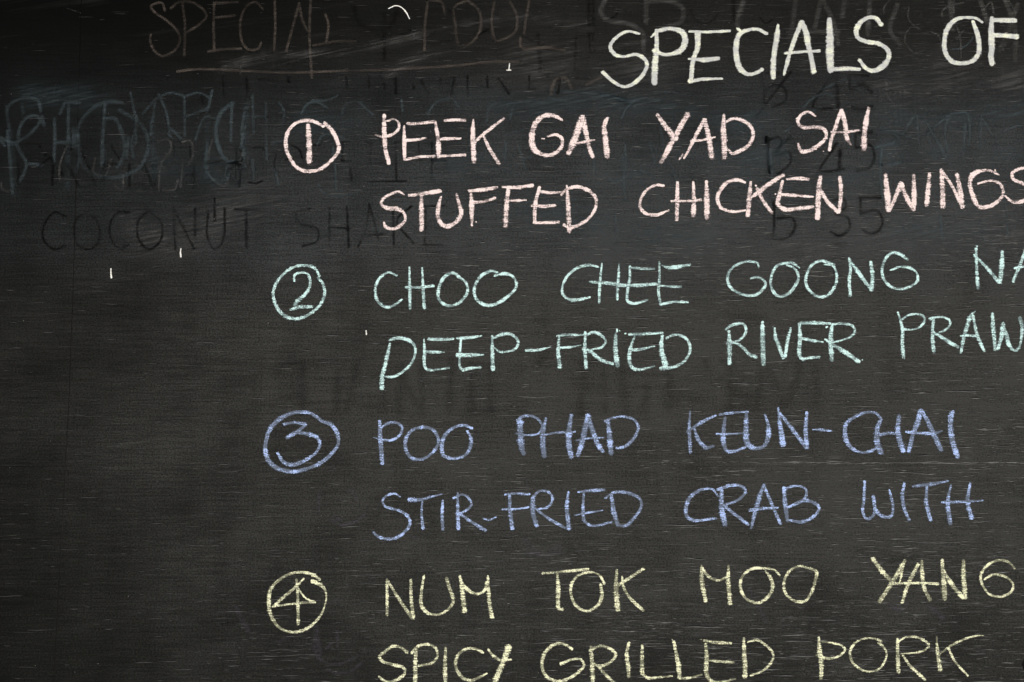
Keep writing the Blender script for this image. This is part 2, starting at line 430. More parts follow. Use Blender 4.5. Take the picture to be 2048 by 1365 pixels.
word('pink chalk word SAI', 'pink', *C3, [
 (L, '1410,140,20 1350,105,26 1290,130,28 1260,190,28 1300,235,34 1400,235,36 1480,250,40 1505,310,32 1450,380,34 1370,430,40 1290,440,40 1262,375,24; 1245,162,8 1275,158,12'),
 (L, '1630,90,28 1590,210,36 1545,350,34 1530,430,26; 1635,95,38 1665,210,44 1680,330,40 1715,385,24; 1545,275,16 1660,278,24 1785,262,22'),
 (L, '1865,72,30 1845,180,44 1828,300,50 1825,420,52; 1478,440,12 1480,441,12')])
D1 = (740, 350, 4.2667); D2 = (1260, 330, 4.2667); D3 = (1568, 320, 4.2667)
word('pink chalk word STUFFED', 'pink', *D1, [
 (L, '290,172,16 250,145,22 180,165,26 110,210,28 95,250,28 150,285,36 230,290,38 290,330,28 300,390,26 250,440,34 190,465,34 130,440,28 120,410,18'),
 (L, '335,178,26 460,160,34 598,140,38; 438,175,34 440,320,46 440,468,42'),
 (L, '605,190,20 585,270,38 580,360,40 620,430,40 670,440,44 740,400,40 778,330,38 760,250,36 740,170,30'),
 (L, '845,140,26 960,130,36 1085,110,28; 862,165,26 868,280,44 870,430,24; 885,238,30 970,230,34 1065,200,24; 905,404,14 906,405,14'),
 (L, '1130,105,22 1250,110,36 1385,92,32; 1180,125,32 1165,270,44 1155,440,46; 1150,215,16 1240,222,28 1330,215,16'),
 (L, '1445,110,28 1410,260,36 1405,410,34; 1455,145,26 1540,155,28 1650,150,24; 1380,265,24 1480,270,34 1575,262,26; 1405,410,24 1500,410,28 1610,405,22'),
 (L, '1680,95,18 1690,250,42 1700,478,42; 1635,170,24 1670,130,28 1760,105,32 1860,135,36 1925,200,32 1925,280,28 1870,370,28 1780,430,32 1700,450,32 1655,430,26')])
word('pink chalk word CHICKEN', 'pink', *D2, [
 (L, '285,180,22 220,175,24 140,220,26 90,300,28 90,370,30 140,420,32 220,430,32 330,390,18'),
 (L, '405,150,26 402,300,40 400,468,36; 540,150,22 545,280,38 540,435,42; 355,310,20 480,312,26 605,303,26'),
 (L, '652,145,26 655,280,50 655,455,46'),
 (L, '980,152,24 920,130,30 840,145,34 780,205,34 745,280,34 770,360,30 840,395,30 900,400,26 985,390,18'),
 (L, '1030,150,26 1018,280,44 1005,430,40; 1305,90,34 1180,170,40 1090,240,40 1000,300,16; 1085,205,36 1130,300,34 1210,410,34; 1072,178,18 1074,180,18'),
 (L, '1300,145,28 1275,260,40 1260,330,44 1320,380,40 1430,375,38 1558,360,34; 1340,125,20 1430,118,32 1520,125,32; 1290,255,24 1400,262,34 1560,275,18; 1240,250,14 1241,252,14'),
 (L, '1625,105,34 1610,200,46 1605,330,50 1600,455,48; 1620,200,30 1680,310,36 1775,405,36; 1790,110,32 1800,230,38 1785,400,28')])
word('pink chalk word WINGS at the right edge', 'pink', *D3, [
 (L, '865,132,34 880,280,54 890,425,46; 900,430,30 950,320,40 995,205,42; 1000,205,36 1040,310,44 1100,425,42; 1105,140,36 1110,280,46 1105,420,44'),
 (L, '1240,122,30 1230,250,44 1215,390,42'),
 (L, '1340,92,34 1352,230,46 1355,395,48; 1345,95,28 1430,220,30 1520,405,32; 1475,130,36 1500,250,50 1520,400,44'),
 (L, '1830,130,16 1760,95,24 1680,95,34 1610,130,44 1585,200,42 1605,290,44 1660,400,40 1730,405,36 1820,360,36 1870,280,30 1840,205,28 1760,180,24 1655,205,16; 1800,90,16 1805,120,20'),
 (L, '2130,100,28 2060,75,30 1990,85,30 1945,120,32 1960,170,32 2030,200,34 2095,240,34 2090,315,34 2020,360,34 1950,360,30 1885,310,16')])
E1 = (530, 510, 3.9385); E2 = (1100, 500, 4.4522); E3 = (1560, 480, 4.1967)
word('pale green chalk number 2 inside a circle', 'green', *E1, [
 ('number_ring', '430,170,20 390,105,24 300,85,24 210,105,24 120,180,26 70,270,26 70,350,28 110,440,32 170,490,32 240,505,30 330,480,28 430,400,26 470,310,28 455,230,26 415,180,22'),
 ('digit', '232,208,18 235,160,22 300,140,22 345,165,24 355,240,26 310,320,30 260,360,34 235,395,32; 200,435,20 260,415,34 370,410,28')], 'circled_number')
word('pale green chalk word CHOO', 'green', *E1, [
 (L, '1038,165,18 975,140,20 900,190,24 868,280,26 890,370,26 960,415,26 1030,390,24 1080,350,16'),
 (L, '1138,100,16 1140,260,26 1143,425,26; 1238,105,16 1245,260,26 1255,420,28; 1112,255,20 1220,258,24 1325,245,26'),
 (L, '1560,198,16 1480,145,30 1410,180,30 1370,260,28 1370,350,28 1430,400,26 1500,395,26 1570,340,26 1598,270,24 1570,205,22 1515,175,18'),
 (L, '1830,140,18 1780,130,28 1700,170,26 1650,260,24 1665,350,28 1730,395,28 1800,395,28 1900,340,28 1980,250,24 1960,180,24 1900,150,28 1810,165,20')])
word('pale green chalk word CHEE', 'green', *E2, [
 (L, '430,155,18 350,138,28 250,160,28 160,230,28 110,330,22 115,400,26 180,445,34 260,445,34 355,425,18'),
 (L, '462,125,16 450,240,24 440,360,28 438,470,26; 613,130,16 610,230,28 600,340,30 600,440,26; 355,285,22 480,295,34 600,310,36'),
 (L, '710,150,22 710,260,28 690,370,30 690,455,30 740,480,26 865,450,26; 720,160,22 820,170,26 925,172,26; 610,320,36 760,318,38 960,305,28'),
 (L, '973,110,20 975,250,28 965,370,28 985,485,30; 985,488,24 1100,465,26 1225,468,24; 995,140,12 1060,160,36 1245,135,28; 985,320,20 1080,330,30 1165,330,28')])
word('pale green chalk word GOONG', 'green', *E3, [
 (L, '1858,155,24 1850,125,22 1780,105,24 1680,125,26 1600,190,28 1580,270,30 1610,340,30 1700,395,28 1810,410,28 1890,360,30 1920,300,26 1880,255,24 1840,245,22 1790,255,18', *E2),
 (L, '160,235,18 100,195,26 40,200,26 -20,215,26 -60,270,26 -80,350,26 -65,420,28 -10,475,28 60,460,30 125,390,30 155,310,26 120,240,24 60,215,20'),
 (L, '460,210,18 400,190,26 340,180,26 270,210,26 225,290,26 215,360,30 250,430,28 330,480,26 400,465,28 460,390,26 475,290,24 440,215,22 375,210,22'),
 (L, '580,160,22 590,250,28 580,350,30 590,468,30; 590,180,24 660,280,34 765,420,32; 760,190,28 775,300,38 770,420,32'),
 (L, '1068,165,30 1000,120,30 940,110,28 880,170,28 855,260,26 870,330,28 930,395,26 1010,415,24 1100,390,24 1155,340,24 1140,270,22 1080,235,24 1000,230,22 925,258,16')])
word('pale green chalk letters NA at the right edge', 'green', *E3, [
 (L, '1648,55,16 1655,55,16; 1645,75,24 1650,230,30 1660,405,34; 1630,130,22 1720,220,30 1835,355,34; 1865,105,32 1860,220,44 1845,355,38'),
 (L, '2062,80,26 2010,220,32 1955,350,26; 2062,80,28 2110,220,32 2150,350,26; 1970,240,20 2050,225,24 2130,222,22')])
F1 = (740, 650, 4.4522); F2 = (1090, 640, 4.4522); F3 = (1430, 610, 6.206); F4 = (1748, 610, 6.8267)
word('pale green chalk word DEEP with a dash', 'green', *F1, [
 (L, '178,170,22 155,270,38 130,380,36 110,450,40 105,560,46; 172,140,22 220,120,34 320,130,34 390,175,30 405,240,26 370,340,26 290,420,26 200,465,28 120,460,20'),
 (L, '482,130,18 485,250,30 488,370,30 512,400,28 600,400,22 705,385,20; 520,128,28 620,130,32 740,128,24; 505,242,30 570,245,32 665,245,10'),
 (L, '808,140,22 798,280,24 800,370,28 825,400,28 890,390,28 980,380,30; 775,122,24 870,118,32 990,100,18; 780,270,34 900,272,40 1010,268,18'),
 (L, '1088,105,22 1090,240,34 1095,400,38; 1110,115,24 1180,85,34 1260,90,30 1320,150,26 1300,210,24 1220,240,22 1150,240,22 1105,200,14'),
 ('dash', '1390,230,26 1480,228,28 1550,215,20 1610,198,8')])
word('pale green chalk word FRIED before RIVER', 'green', *F2, [
 (L, '1685,105,22 1675,240,34 1690,375,42; 1665,98,20 1770,92,30 1895,92,20; 1680,205,24 1780,200,24 1880,183,12', *F1),
 (L, '358,115,24 355,260,36 365,428,34; 365,140,22 430,112,30 500,140,30 540,195,24 505,245,24 410,265,18; 340,265,26 400,280,34 500,360,36 600,395,28'),
 (L, '640,88,16 642,105,16; 630,132,34 628,270,48 645,408,46; 662,98,12 664,99,12'),
 (L, '795,155,22 760,260,34 750,360,40 780,430,36 830,445,30 975,415,16; 750,130,24 870,128,30 1045,118,22; 755,270,26 850,265,30 975,235,14; 712,125,18 718,124,18'),
 (L, '1045,145,26 1035,250,44 1070,400,54; 1080,165,22 1140,138,26 1220,145,28 1280,200,30 1290,280,28 1240,370,28 1150,420,30 1030,435,32')])
word('pale green chalk word RIVER', 'green', *F3, [
 (L, '172,330,38 180,500,60 178,730,52; 135,310,32 200,260,44 300,235,42 350,240,40 385,300,36 370,370,34 300,440,32 220,470,28; 150,480,38 240,470,36 340,530,42 430,620,44 505,650,48'),
 (L, '590,218,40 590,228,40; 588,265,54 590,450,68 600,730,64'),
 (L, '740,295,26 750,400,48 790,510,54 845,665,42; 940,295,32 905,430,44 870,650,42; 718,270,18 722,270,18'),
 (L, '1045,235,40 1055,400,56 1045,560,60 1050,640,50 1090,675,44 1170,660,38 1290,650,42; 1062,230,42 1250,228,50 1430,235,34; 1075,420,32 1180,440,50 1340,465,16'),
 (L, '1455,250,38 1435,400,64 1440,550,66 1450,685,62; 1460,245,34 1580,235,36 1700,260,40 1735,330,36 1680,400,32 1580,440,24 1470,465,18; 1370,435,28 1450,490,50 1600,580,60 1780,705,54; 1828,685,22 1829,685,22; 1380,282,20 1392,276,20')])
word('pale green chalk letters PRAW at the right edge', 'green', *F4, [
 (L, '325,105,26 360,220,40 390,350,50 385,500,56 400,715,58; 385,200,32 470,145,34 580,130,34 670,155,36 690,220,34 630,300,32 530,340,30 400,335,32'),
 (L, '810,195,50 800,330,50 800,500,56 815,635,60; 768,195,44 860,170,32 960,175,32 1035,220,36 1030,290,34 960,350,36 880,385,28; 820,385,34 950,460,56 1060,530,52 1145,575,48'),
 (L, '1380,90,16 1320,150,50 1270,290,60 1225,450,56 1185,650,40; 1350,150,40 1380,300,44 1420,450,56 1505,635,36; 1180,425,24 1300,420,44 1420,435,34'),
 (L, '1615,125,42 1625,300,64 1640,450,60 1650,615,48; 1690,605,46 1740,430,64 1760,270,64; 1765,290,40 1810,420,64 1840,540,56 1910,625,40 1970,600,40 2010,450,44 2020,300,60 1990,185,70')])
H1 = (510, 810, 4.4522); H2 = (1010, 810, 4.4522); H3 = (1470, 800, 4.18)
word('blue chalk number 3 inside a lopsided circle', 'blue', *H1, [
 ('number_ring', '590,145,32 520,90,34 430,65,34 330,75,36 220,130,44 140,210,44 100,320,40 95,430,44 140,520,46 220,575,44 340,595,40 460,570,36 580,520,38 680,440,36 740,350,34 735,260,40 680,180,40 600,150,34'),
 ('digit', '260,175,28 340,160,28 440,170,30; 450,180,30 370,245,36 285,295,32; 290,290,28 350,250,30 460,260,38 550,290,36 580,350,32 540,430,30 440,500,34 340,535,44 260,515,36 200,430,26')], 'circled_number')
word('blue chalk word POO', 'blue', *H1, [
 (L, '1110,150,30 1115,280,44 1125,420,46 1135,520,36; 1125,205,18 1190,165,28 1270,165,28 1310,200,26 1290,270,28 1220,315,24 1150,315,24 1055,292,12'),
 (L, '1490,200,28 1410,220,30 1350,290,34 1340,390,36 1390,470,34 1460,488,30 1540,460,28 1610,390,30 1635,320,30 1600,240,32 1540,205,30 1490,200,28'),
 (L, '1930,210,24 1870,185,26 1790,195,28 1700,260,36 1665,350,40 1680,450,40 1760,480,32 1870,450,28 1920,370,38 1920,290,32 1890,235,22')])
word('blue chalk word PHAD', 'blue', *H2, [
 (L, '135,155,58 138,300,58 150,380,60 165,435,44; 110,140,28 160,105,30 230,100,28 290,125,26 330,190,24 300,255,20 200,272,22 100,255,18'),
 (L, '365,125,24 340,230,50 335,350,54 350,455,54; 590,98,36 568,250,56 570,370,56 590,460,50; 350,268,18 460,250,22 625,242,16'),
 (L, '735,100,38 715,200,56 690,320,50 650,445,42; 740,105,46 780,230,50 820,340,48 870,412,38; 635,318,18 740,300,20 885,292,12'),
 (L, '915,145,34 930,280,50 945,435,50; 890,145,26 960,118,24 1060,108,26 1150,135,28 1185,200,28 1160,280,34 1100,350,34 1040,385,28 990,385,22')])
word('blue chalk word KEUN followed by a dash', 'blue', *H3, [
 (L, '1648,62,16 1640,200,32 1650,420,34; 1875,98,18 1780,140,34 1620,240,26; 1685,210,24 1720,310,40 1790,380,38 1855,370,26', *H2),
 (L, '1960,118,30 1945,230,46 1945,340,50 1975,410,38 2040,415,28 2143,376,22; 1910,90,24 2000,75,26 2160,63,22; 1885,262,20 2000,262,20 2122,254,14', *H2),
 (L, '95,112,34 92,250,48 100,360,56 160,405,40 240,390,36 275,320,48 278,220,38 250,125,18'),
 (L, '360,72,16 375,200,38 400,368,52; 370,110,28 450,210,34 590,395,40; 600,110,26 590,240,40 598,398,42'),
 ('dash', '650,248,12 730,255,26 810,262,12')])
word('blue chalk word CHAI', 'blue', *H3, [
 (L, '1215,155,26 1180,115,24 1110,105,26 1020,135,28 930,200,36 920,300,44 960,390,38 1050,440,26 1140,430,28 1180,400,18'),
 (L, '1220,165,28 1190,240,46 1190,370,54 1215,435,54; 1370,142,42 1360,250,46 1385,370,52 1405,428,38; 1215,295,30 1280,280,28 1350,285,22'),
 (L, '1545,92,38 1530,180,52 1490,280,44 1465,380,40 1450,432,28; 1560,92,32 1620,200,44 1670,310,46 1720,415,44; 1430,270,18 1540,280,28 1680,278,26 1730,260,14'),
 (L, '1825,98,26 1810,120,44 1800,220,48 1820,360,54 1860,475,42')])
I1 = (730, 960, 3.531); I2 = (1340, 940, 3.1508)
word('blue chalk word STIR followed by a small dash', 'blue', *I1, [
 (L, '248,120,12 210,98,16 150,115,18 125,150,18 145,190,20 230,215,20 300,255,24 318,310,24 280,370,24 220,410,24 150,418,24 90,400,22 60,372,18'),
 (L, '315,140,30 400,140,24 470,120,18 545,103,12; 405,140,14 400,240,20 410,345,24'),
 (L, '548,150,16 545,250,26 550,350,26'),
 (L, '655,95,16 655,230,28 660,342,32; 625,130,18 690,105,18 740,140,20 750,180,20 710,220,20 660,240,16; 660,235,20 740,290,24 850,358,26'),
 ('dash', '832,272,10 870,285,16 925,265,10')])
word('blue chalk word FRIED before CRAB', 'blue', *I1, [
 (L, '1020,110,24 1025,230,32 1040,342,30; 990,105,14 1060,98,20 1160,102,16; 970,210,14 1060,208,18 1155,195,14'),
 (L, '1185,130,34 1185,230,38 1210,320,34; 1185,125,24 1230,82,20 1290,85,20 1325,130,22 1295,190,20 1230,210,16; 1205,205,18 1290,270,22 1410,340,24'),
 (L, '1435,90,18 1425,190,32 1440,342,36'),
 (L, '1545,90,18 1540,210,26 1550,290,26 1600,325,22 1740,300,18; 1505,88,12 1590,78,26 1690,72,22; 1485,250,14 1560,235,18 1675,218,12'),
 (L, '1740,112,26 1755,220,38 1785,322,32; 1695,130,16 1760,90,22 1860,95,26 1940,135,24 1950,190,22 1900,270,26 1840,325,26 1780,320,18')])
word('blue chalk word CRAB', 'blue', *I2, [
 (L, '300,165,16 270,125,16 200,125,20 130,170,26 100,240,28 110,300,26 160,320,20 290,305,16'),
 (L, '325,130,28 325,240,34 345,343,38; 300,125,18 390,98,22 460,110,20 475,140,20 430,190,20 340,225,16; 340,225,20 400,275,24 490,345,24'),
 (L, '588,97,16 560,180,32 535,270,30 512,368,18; 590,97,20 630,190,24 695,340,22; 500,255,18 580,245,24 680,240,12'),
 (L, '718,115,22 725,220,34 740,320,26; 725,120,18 800,102,16 855,125,20 855,170,20 820,205,18 740,240,14; 740,240,14 840,195,24 900,205,24 940,240,20 910,290,20 830,330,24 755,320,16')])
word('blue chalk word WITH', 'blue', *I2, [
 (L, '1225,75,16 1222,180,22 1215,270,20 1240,310,20 1280,290,22 1290,230,22 1280,170,26; 1280,170,24 1290,240,22 1330,290,24 1390,295,20 1405,240,20 1390,160,20 1380,125,12'),
 (L, '1475,88,18 1465,170,26 1480,260,26 1505,313,22'),
 (L, '1530,105,16 1640,92,24 1750,72,14; 1618,110,18 1615,210,28 1640,313,26'),
 (L, '1770,97,14 1750,200,28 1765,338,32; 1890,90,16 1875,200,32 1900,303,28; 1715,205,18 1840,203,22 1970,195,10')])
J1 = (520, 1120, 4.1796); J2 = (1070, 1110, 3.4712); J3 = (1640, 1090, 5.0196)
word('yellow chalk number 4 inside a circle', 'yellow', *J1, [
 ('number_ring', '500,165,26 440,125,30 350,105,22 260,115,24 160,170,28 90,250,30 75,350,34 90,460,34 150,555,26 230,600,24 330,600,26 430,550,26 510,460,22 550,350,14 550,270,20 520,220,30 440,180,34'),
 ('digit', '365,160,16 290,235,28 200,310,30 120,385,26; 105,392,18 250,372,18 360,360,22 460,355,20; 460,355,20 380,320,14 320,240,16; 305,167,24 315,280,28 318,420,28 320,535,34')], 'circled_number')
word('yellow chalk word NUM', 'yellow', *J1, [
 (L, '1062,168,26 1063,300,26 1062,462,28; 1070,180,22 1150,310,28 1270,488,34; 1262,172,26 1262,300,28 1280,480,34'),
 (L, '1370,137,20 1352,250,26 1350,380,34 1400,445,28 1480,460,22 1560,425,24 1615,350,30 1585,240,34 1560,157,34'),
 (L, '1672,142,24 1690,260,36 1710,428,42; 1675,170,22 1730,245,30 1810,285,22 1870,265,24 1895,190,22; 1905,137,18 1910,250,30 1920,380,38 1940,478,34')])
word('yellow chalk word TOK', 'yellow', *J2, [
 (L, '50,130,16 200,118,22 370,100,20; 155,130,20 162,240,30 165,370,30 190,380,22'),
 (L, '480,200,18 450,145,16 390,122,16 300,145,20 255,200,22 250,280,24 290,360,22 360,390,20 430,355,24 465,290,28 455,210,20'),
 (L, '568,107,20 562,230,36 575,383,36; 750,100,22 650,165,24 560,225,20; 605,150,14 610,210,22 650,290,24 750,385,24')])
word('yellow chalk word MOO', 'yellow', *J2, [
 (L, '1155,77,20 1160,200,34 1185,318,28; 1160,100,22 1210,155,24 1270,178,20 1330,155,18; 1343,77,20 1342,200,32 1355,338,32'),
 (L, '1700,145,14 1660,105,16 1590,95,20 1500,100,20 1440,150,22 1425,220,22 1460,300,22 1540,335,20 1610,300,24 1650,225,26 1635,160,26 1600,115,18'),
 (L, '1900,95,20 1840,80,20 1770,110,20 1730,180,22 1735,260,22 1790,315,20 1870,325,22 1920,260,22 1945,180,24 1955,120,24 1910,95,20')])
word('yellow chalk word YANG', 'yellow', *J3, [
 (L, '532,142,46 600,240,50 720,370,46; 850,162,38 790,270,50 710,400,46 600,568,48; 840,180,18 820,290,24 800,375,16'),
 (L, '985,197,32 930,300,42 870,430,40 825,578,32; 1022,162,28 1025,290,44 1045,430,44 1100,548,48; 725,388,26 900,385,30 1040,385,30 1185,392,28'),
 (L, '1225,157,36 1235,300,46 1245,430,60 1250,540,58; 1240,260,28 1310,380,46 1430,528,44; 1440,162,40 1440,300,50 1450,430,54 1455,528,48'),
 (L, '1955,240,20 1900,180,26 1820,155,26 1720,180,28 1640,250,28 1610,330,30 1650,440,28 1720,510,26 1820,520,26 1910,480,28 1940,410,28 1890,340,28 1800,305,26 1720,305,26 1650,350,20')])
K1 = (730, 1260, 3.9385); K2 = (1200, 1255, 4.8762); K3 = (1580, 1240, 4.3761)
word('yellow chalk word SPICY on the lowest line', 'yellow', *K1, [
 (L, '330,175,28 280,140,22 225,130,24 160,170,26 115,215,28 140,250,26 220,275,28 310,305,24 310,350,24 260,390,28 170,410,26 110,370,20'),
 (L, '402,152,32 398,250,34 395,460,38; 370,180,24 420,130,24 500,115,22 560,150,24 570,210,22 530,260,26 420,285,18'),
 (L, '635,142,24 630,280,34 635,440,32'),
 (L, '930,180,20 870,150,22 790,155,24 725,210,28 715,290,28 760,370,28 830,400,26 890,380,24 960,345,12'),
 (L, '970,155,16 1010,205,26 1070,240,28 1150,235,16; 1130,142,50 1090,250,40 1050,340,44 1010,450,40')])
word('yellow chalk word GRILLED', 'yellow', *K2, [
 (L, '1630,150,20 1570,115,24 1510,110,26 1430,165,28 1395,250,28 1410,340,28 1470,395,24 1560,400,24 1660,350,26 1725,280,22 1700,235,20 1630,235,20 1545,268,24', *K1),
 (L, '1780,137,28 1788,260,36 1795,440,36; 1770,165,22 1850,130,22 1930,150,24 1975,195,24 1940,250,24 1860,285,24 1790,270,24; 1830,280,24 1890,350,28 1975,430,28', *K1),
 (L, '280,157,32 260,250,36 275,380,46 280,480,38'),
 (L, '412,182,28 410,300,42 412,450,44; 420,460,34 470,495,30 560,490,28 705,475,16'),
 (L, '705,118,14 708,122,14; 720,142,30 745,270,40 765,380,48 775,488,44; 780,500,24 870,495,24 990,465,20'),
 (L, '1030,167,34 1040,300,46 1035,420,46 1050,490,44 1110,530,28 1200,530,24 1320,505,22; 1012,130,22 1120,148,34 1275,155,28; 1060,325,18 1160,335,28 1300,342,32; 975,122,12 990,122,12'),
 (L, '1400,112,28 1408,280,50 1415,420,50 1410,478,54; 1440,145,14 1530,125,26 1620,180,28 1685,250,26 1685,310,24 1640,380,30 1560,440,20 1470,470,22')])
word('yellow chalk word PORK', 'yellow', *K3, [
 (L, '252,157,20 258,260,44 275,400,44 270,512,34; 265,190,16 380,205,18 450,225,20 480,260,22 440,310,22 350,340,24 230,310,22'),
 (L, '800,190,24 740,165,16 650,165,18 570,205,22 525,280,26 545,370,26 620,435,22 700,452,20 780,430,20 830,360,18 845,290,22 810,230,26 775,205,22'),
 (L, '940,172,26 942,300,36 948,453,42; 950,190,20 1010,155,18 1090,150,22 1180,185,24 1215,225,24 1170,270,20 1080,290,18 970,300,14; 985,310,18 1050,400,28 1180,525,28'),
 (L, '1283,152,16 1290,280,34 1315,438,42; 1695,138,10 1640,138,16 1500,180,20 1380,245,20 1300,310,14; 1385,250,20 1440,360,24 1555,490,18')])

# chalk crumbs and stray touches of the chalk
for lab, txt in (('short white chalk tick left of the writing', '362,498,1.5 361,505,2.6 362,514,4'),
                 ('small white chalk tick nearest the left edge', '222,538,1.5 222,548,3 223,556,4.2'),
                 ('tiny white chalk tick above DEEP', '732,662,2.4 733,670,3'),
                 ('curled bright chalk line near the top', '777,18,1 791,12,1.5 802,15,2.0 812,25,3.2 819,38,1.2'),
                 ('little star of chalk right of the erased underline', '1019,128,1.4 1018,139,1.4; 1013,141,2 1022,141,2'),
                 ('small bluish chalk crumb on the left', '161,771,3.4 164,771,3.4'),
                 ('short pale streak in the dark upper left corner', '134,17,1.2 148,22,1.6 162,27,1.0'),
                 ('faint white chalk touch under the erased heading', '481,134,1.2 483,142,2.2 479,150,1.2'),
                 ('pale chalk dot below the erased scribbles', '278,380,3 280,380,3')):
    o = strokes_mesh('chalk_fleck', parse(txt, 0, 0, 1), G['grey'] if ('pale' in lab or 'faint' in lab or 'bluish' in lab) else M['fleck'], board, 0.0006, cell=0.0008, grow=1.0)
    o['label'] = lab
spec = []
for i in range(60):
    u, v = rnd.uniform(-100, 2200), rnd.uniform(60, 1400); r = rnd.uniform(0.7, 1.4)
    x, z = plane(u, v); spec.append([(x, z, r*MM), (x+rnd.uniform(0.3, 1.2)*MM, z, r*MM)])
o = strokes_mesh('chalk_specks', spec, G['grey'], board, 0.0005, cell=0.0009) if False else None
V, F = [], []
for s in spec:
    (x, z, r) = s[0]; b = len(V)
    for q in range(6): V.append((x + r*0.6*math.cos(q*math.pi/3), -0.0005, z + r*0.6*math.sin(q*math.pi/3)))
    V.append((x, -0.0010, z)); F += [(b+q, b+(q+1) % 6, b+6) for q in range(6)]
k = N('chalk_speck')
o = mesh_obj('chalk_specks', V, F, k.principled((0.35, 0.35, 0.34), 0.9, 0.1), board); o['kind'] = 'stuff'

# dark round blot cut by the lower right edge of the photograph
x, z = plane(2054, 1330)
V, F = [(x, -0.0006, z)], []
for q in range(20):
    r = 0.0062*(1+0.12*math.sin(q*2.1)); V.append((x + r*math.cos(q*math.pi/10), -0.0006, z + 1.15*r*math.sin(q*math.pi/10)))
for q in range(20):
    V.append((V[1+q][0]*1.0 + 0.0008*math.cos(q*math.pi/10), -0.00005, V[1+q][2] + 0.0008*math.sin(q*math.pi/10)))
for q in range(20):
    F += [(0, 1+(q+1) % 20, 1+q), (1+q, 1+(q+1) % 20, 21+(q+1) % 20, 21+q)]
k = N('dark_blot')
o = mesh_obj('dark_blot', V, F, k.principled((0.001, 0.001, 0.001), 0.6, 0.1), board)
o['label'] = 'small black round blot near the lower right'

# ---------------------------------------------------------------- erased writing
gl = {'n': 0}
def clusters_of(st):
    """strokes that touch one another form one erased letter"""
    cv = [smooth(c) for c in st]; n = len(cv); own = list(range(n))
    def find(i):
        while own[i] != i: i = own[i]
        return i
    for i in range(n):
        for j in range(i+1, n):
            d = np.hypot(cv[i][:, None, 0]-cv[j][None, :, 0], cv[i][:, None, 1]-cv[j][None, :, 1])
            if len(cv[i]) < 3 or len(cv[j]) < 3 or True:
                A, B = densify(cv[i]), densify(cv[j])
                d = np.hypot(A[:, None, 0]-B[None, :, 0], A[:, None, 1]-B[None, :, 1])
            if d.min() < 0.5*(cv[i][:, 2].max()+cv[j][:, 2].max())*0.9: own[find(i)] = find(j)
    out = {}
    for i in range(n): out.setdefault(find(i), []).append(st[i])
    return list(out.values())
def densify(c):
    return np.vstack([c[i] + (c[i+1]-c[i])*t for i in range(len(c)-1) for t in (0, .2, .4, .6, .8)] + [c[-1]])
def ghost(label, mat, crop, w, txt, name='erased_writing'):
    st = parse(txt, *crop)
    st = [[(p[0], p[1], (w/crop[2]*MM) if abs(p[2] - 24/crop[2]*MM) < 1e-9 else p[2]) for p in s] for s in st]
    parts = clusters_of(st)
    org = (st[0][0][0], st[0][0][1])
    if len(parts) > 1:
        par = empty(name, (org[0], 0, org[1]), board); par['label'] = label
    else: par, org = board, (0, 0)
    for q in parts:
        gl['n'] += 1
        o = strokes_mesh('erased_mark' if len(parts) > 1 else name, q, G[mat], par, 0.00020 + 0.00002*(gl['n'] % 20), cell=0.0016, grow=1.45, origin=org)
        if len(parts) == 1: o['label'] = label
P1 = (260, 0, 4.096); P2 = (680, 0, 3.9385)
ghost('brown half-erased word SPECIAL at the top left', 'brown', P1, 20,
 '285,85 260,25 175,50 200,100 300,170 390,260 410,330 370,410 270,460 200,420 165,330 170,285; 430,30 450,200 445,455; 335,70 400,20 500,20 600,80 625,140 570,200 470,265; 690,30 685,200 690,420; 690,25 880,20; 700,145 860,130; 640,425 780,405 910,400; 1090,80 1030,20 960,50 910,150 905,280 930,370 980,410 1050,400 1075,350; 1185,10 1190,200 1180,415; 1385,30 1340,200 1280,420; 1390,40 1410,160 1450,250; 1480,0 1470,300 1490,640; 1600,120 1625,200 1610,340; 1500,375 1700,340 1850,345')
ghost('brown half-erased capitals right of the word SPECIAL', 'brown', P2, 20,
 '690,20 670,200 665,400; 700,5 800,20 825,110; 1000,5 900,60 910,200 940,360 1020,350 1090,270 1110,200 1090,80 1000,5; 1215,20 1195,180 1230,320 1290,310 1380,250 1390,120 1340,20; 1490,5 1450,260; 1420,300 1430,380 1600,375 1770,400')
ghost('pinkish half-erased loops under the top writing', 'brown', P2, 24, '1660,740 1700,630 1780,620 1825,700; 1940,670 2060,610')
ghost('faint chalk underline below the erased heading', 'brown', P2, 20,
 '-1280,565 -1120,548 -820,558 -420,575 0,562 300,555 600,540 900,520 1200,490 1400,490')
ghost('dusty wipe marks across the top', 'smear', P2, 90,
 '-600,430 0,420 300,350 700,270 1100,180 1500,140; 380,600 560,480 900,380; 1600,130 1800,190 1950,210; -900,520 -500,430; 1300,120 1650,160', 'dust_smear')
ghost('thin dusty streaks across the top', 'smear', P2, 12,
 '-540,530 -200,440 100,385 300,350; 0,430 200,380 420,330 760,190; 380,600 560,490 700,440 960,370; 560,240 900,180 1250,130; 380,70 250,110; 1240,640 1350,600 1400,690 1640,710 1900,760', 'dust_smear')
ghost('large grey erased capitals above SPECIALS', 'grey', (1150, 0, 3.7236), 34,
 '225,0 190,90 240,150 400,180 500,240 510,380; 530,0 530,170; 560,10 700,10 800,60 790,160 700,200; 1250,20 1210,150 1215,240; 1640,0 1625,150 1600,300; 1830,0 1780,240; 1850,10 1920,160 1960,330; 1650,235 1960,240; 2010,0 1990,120')
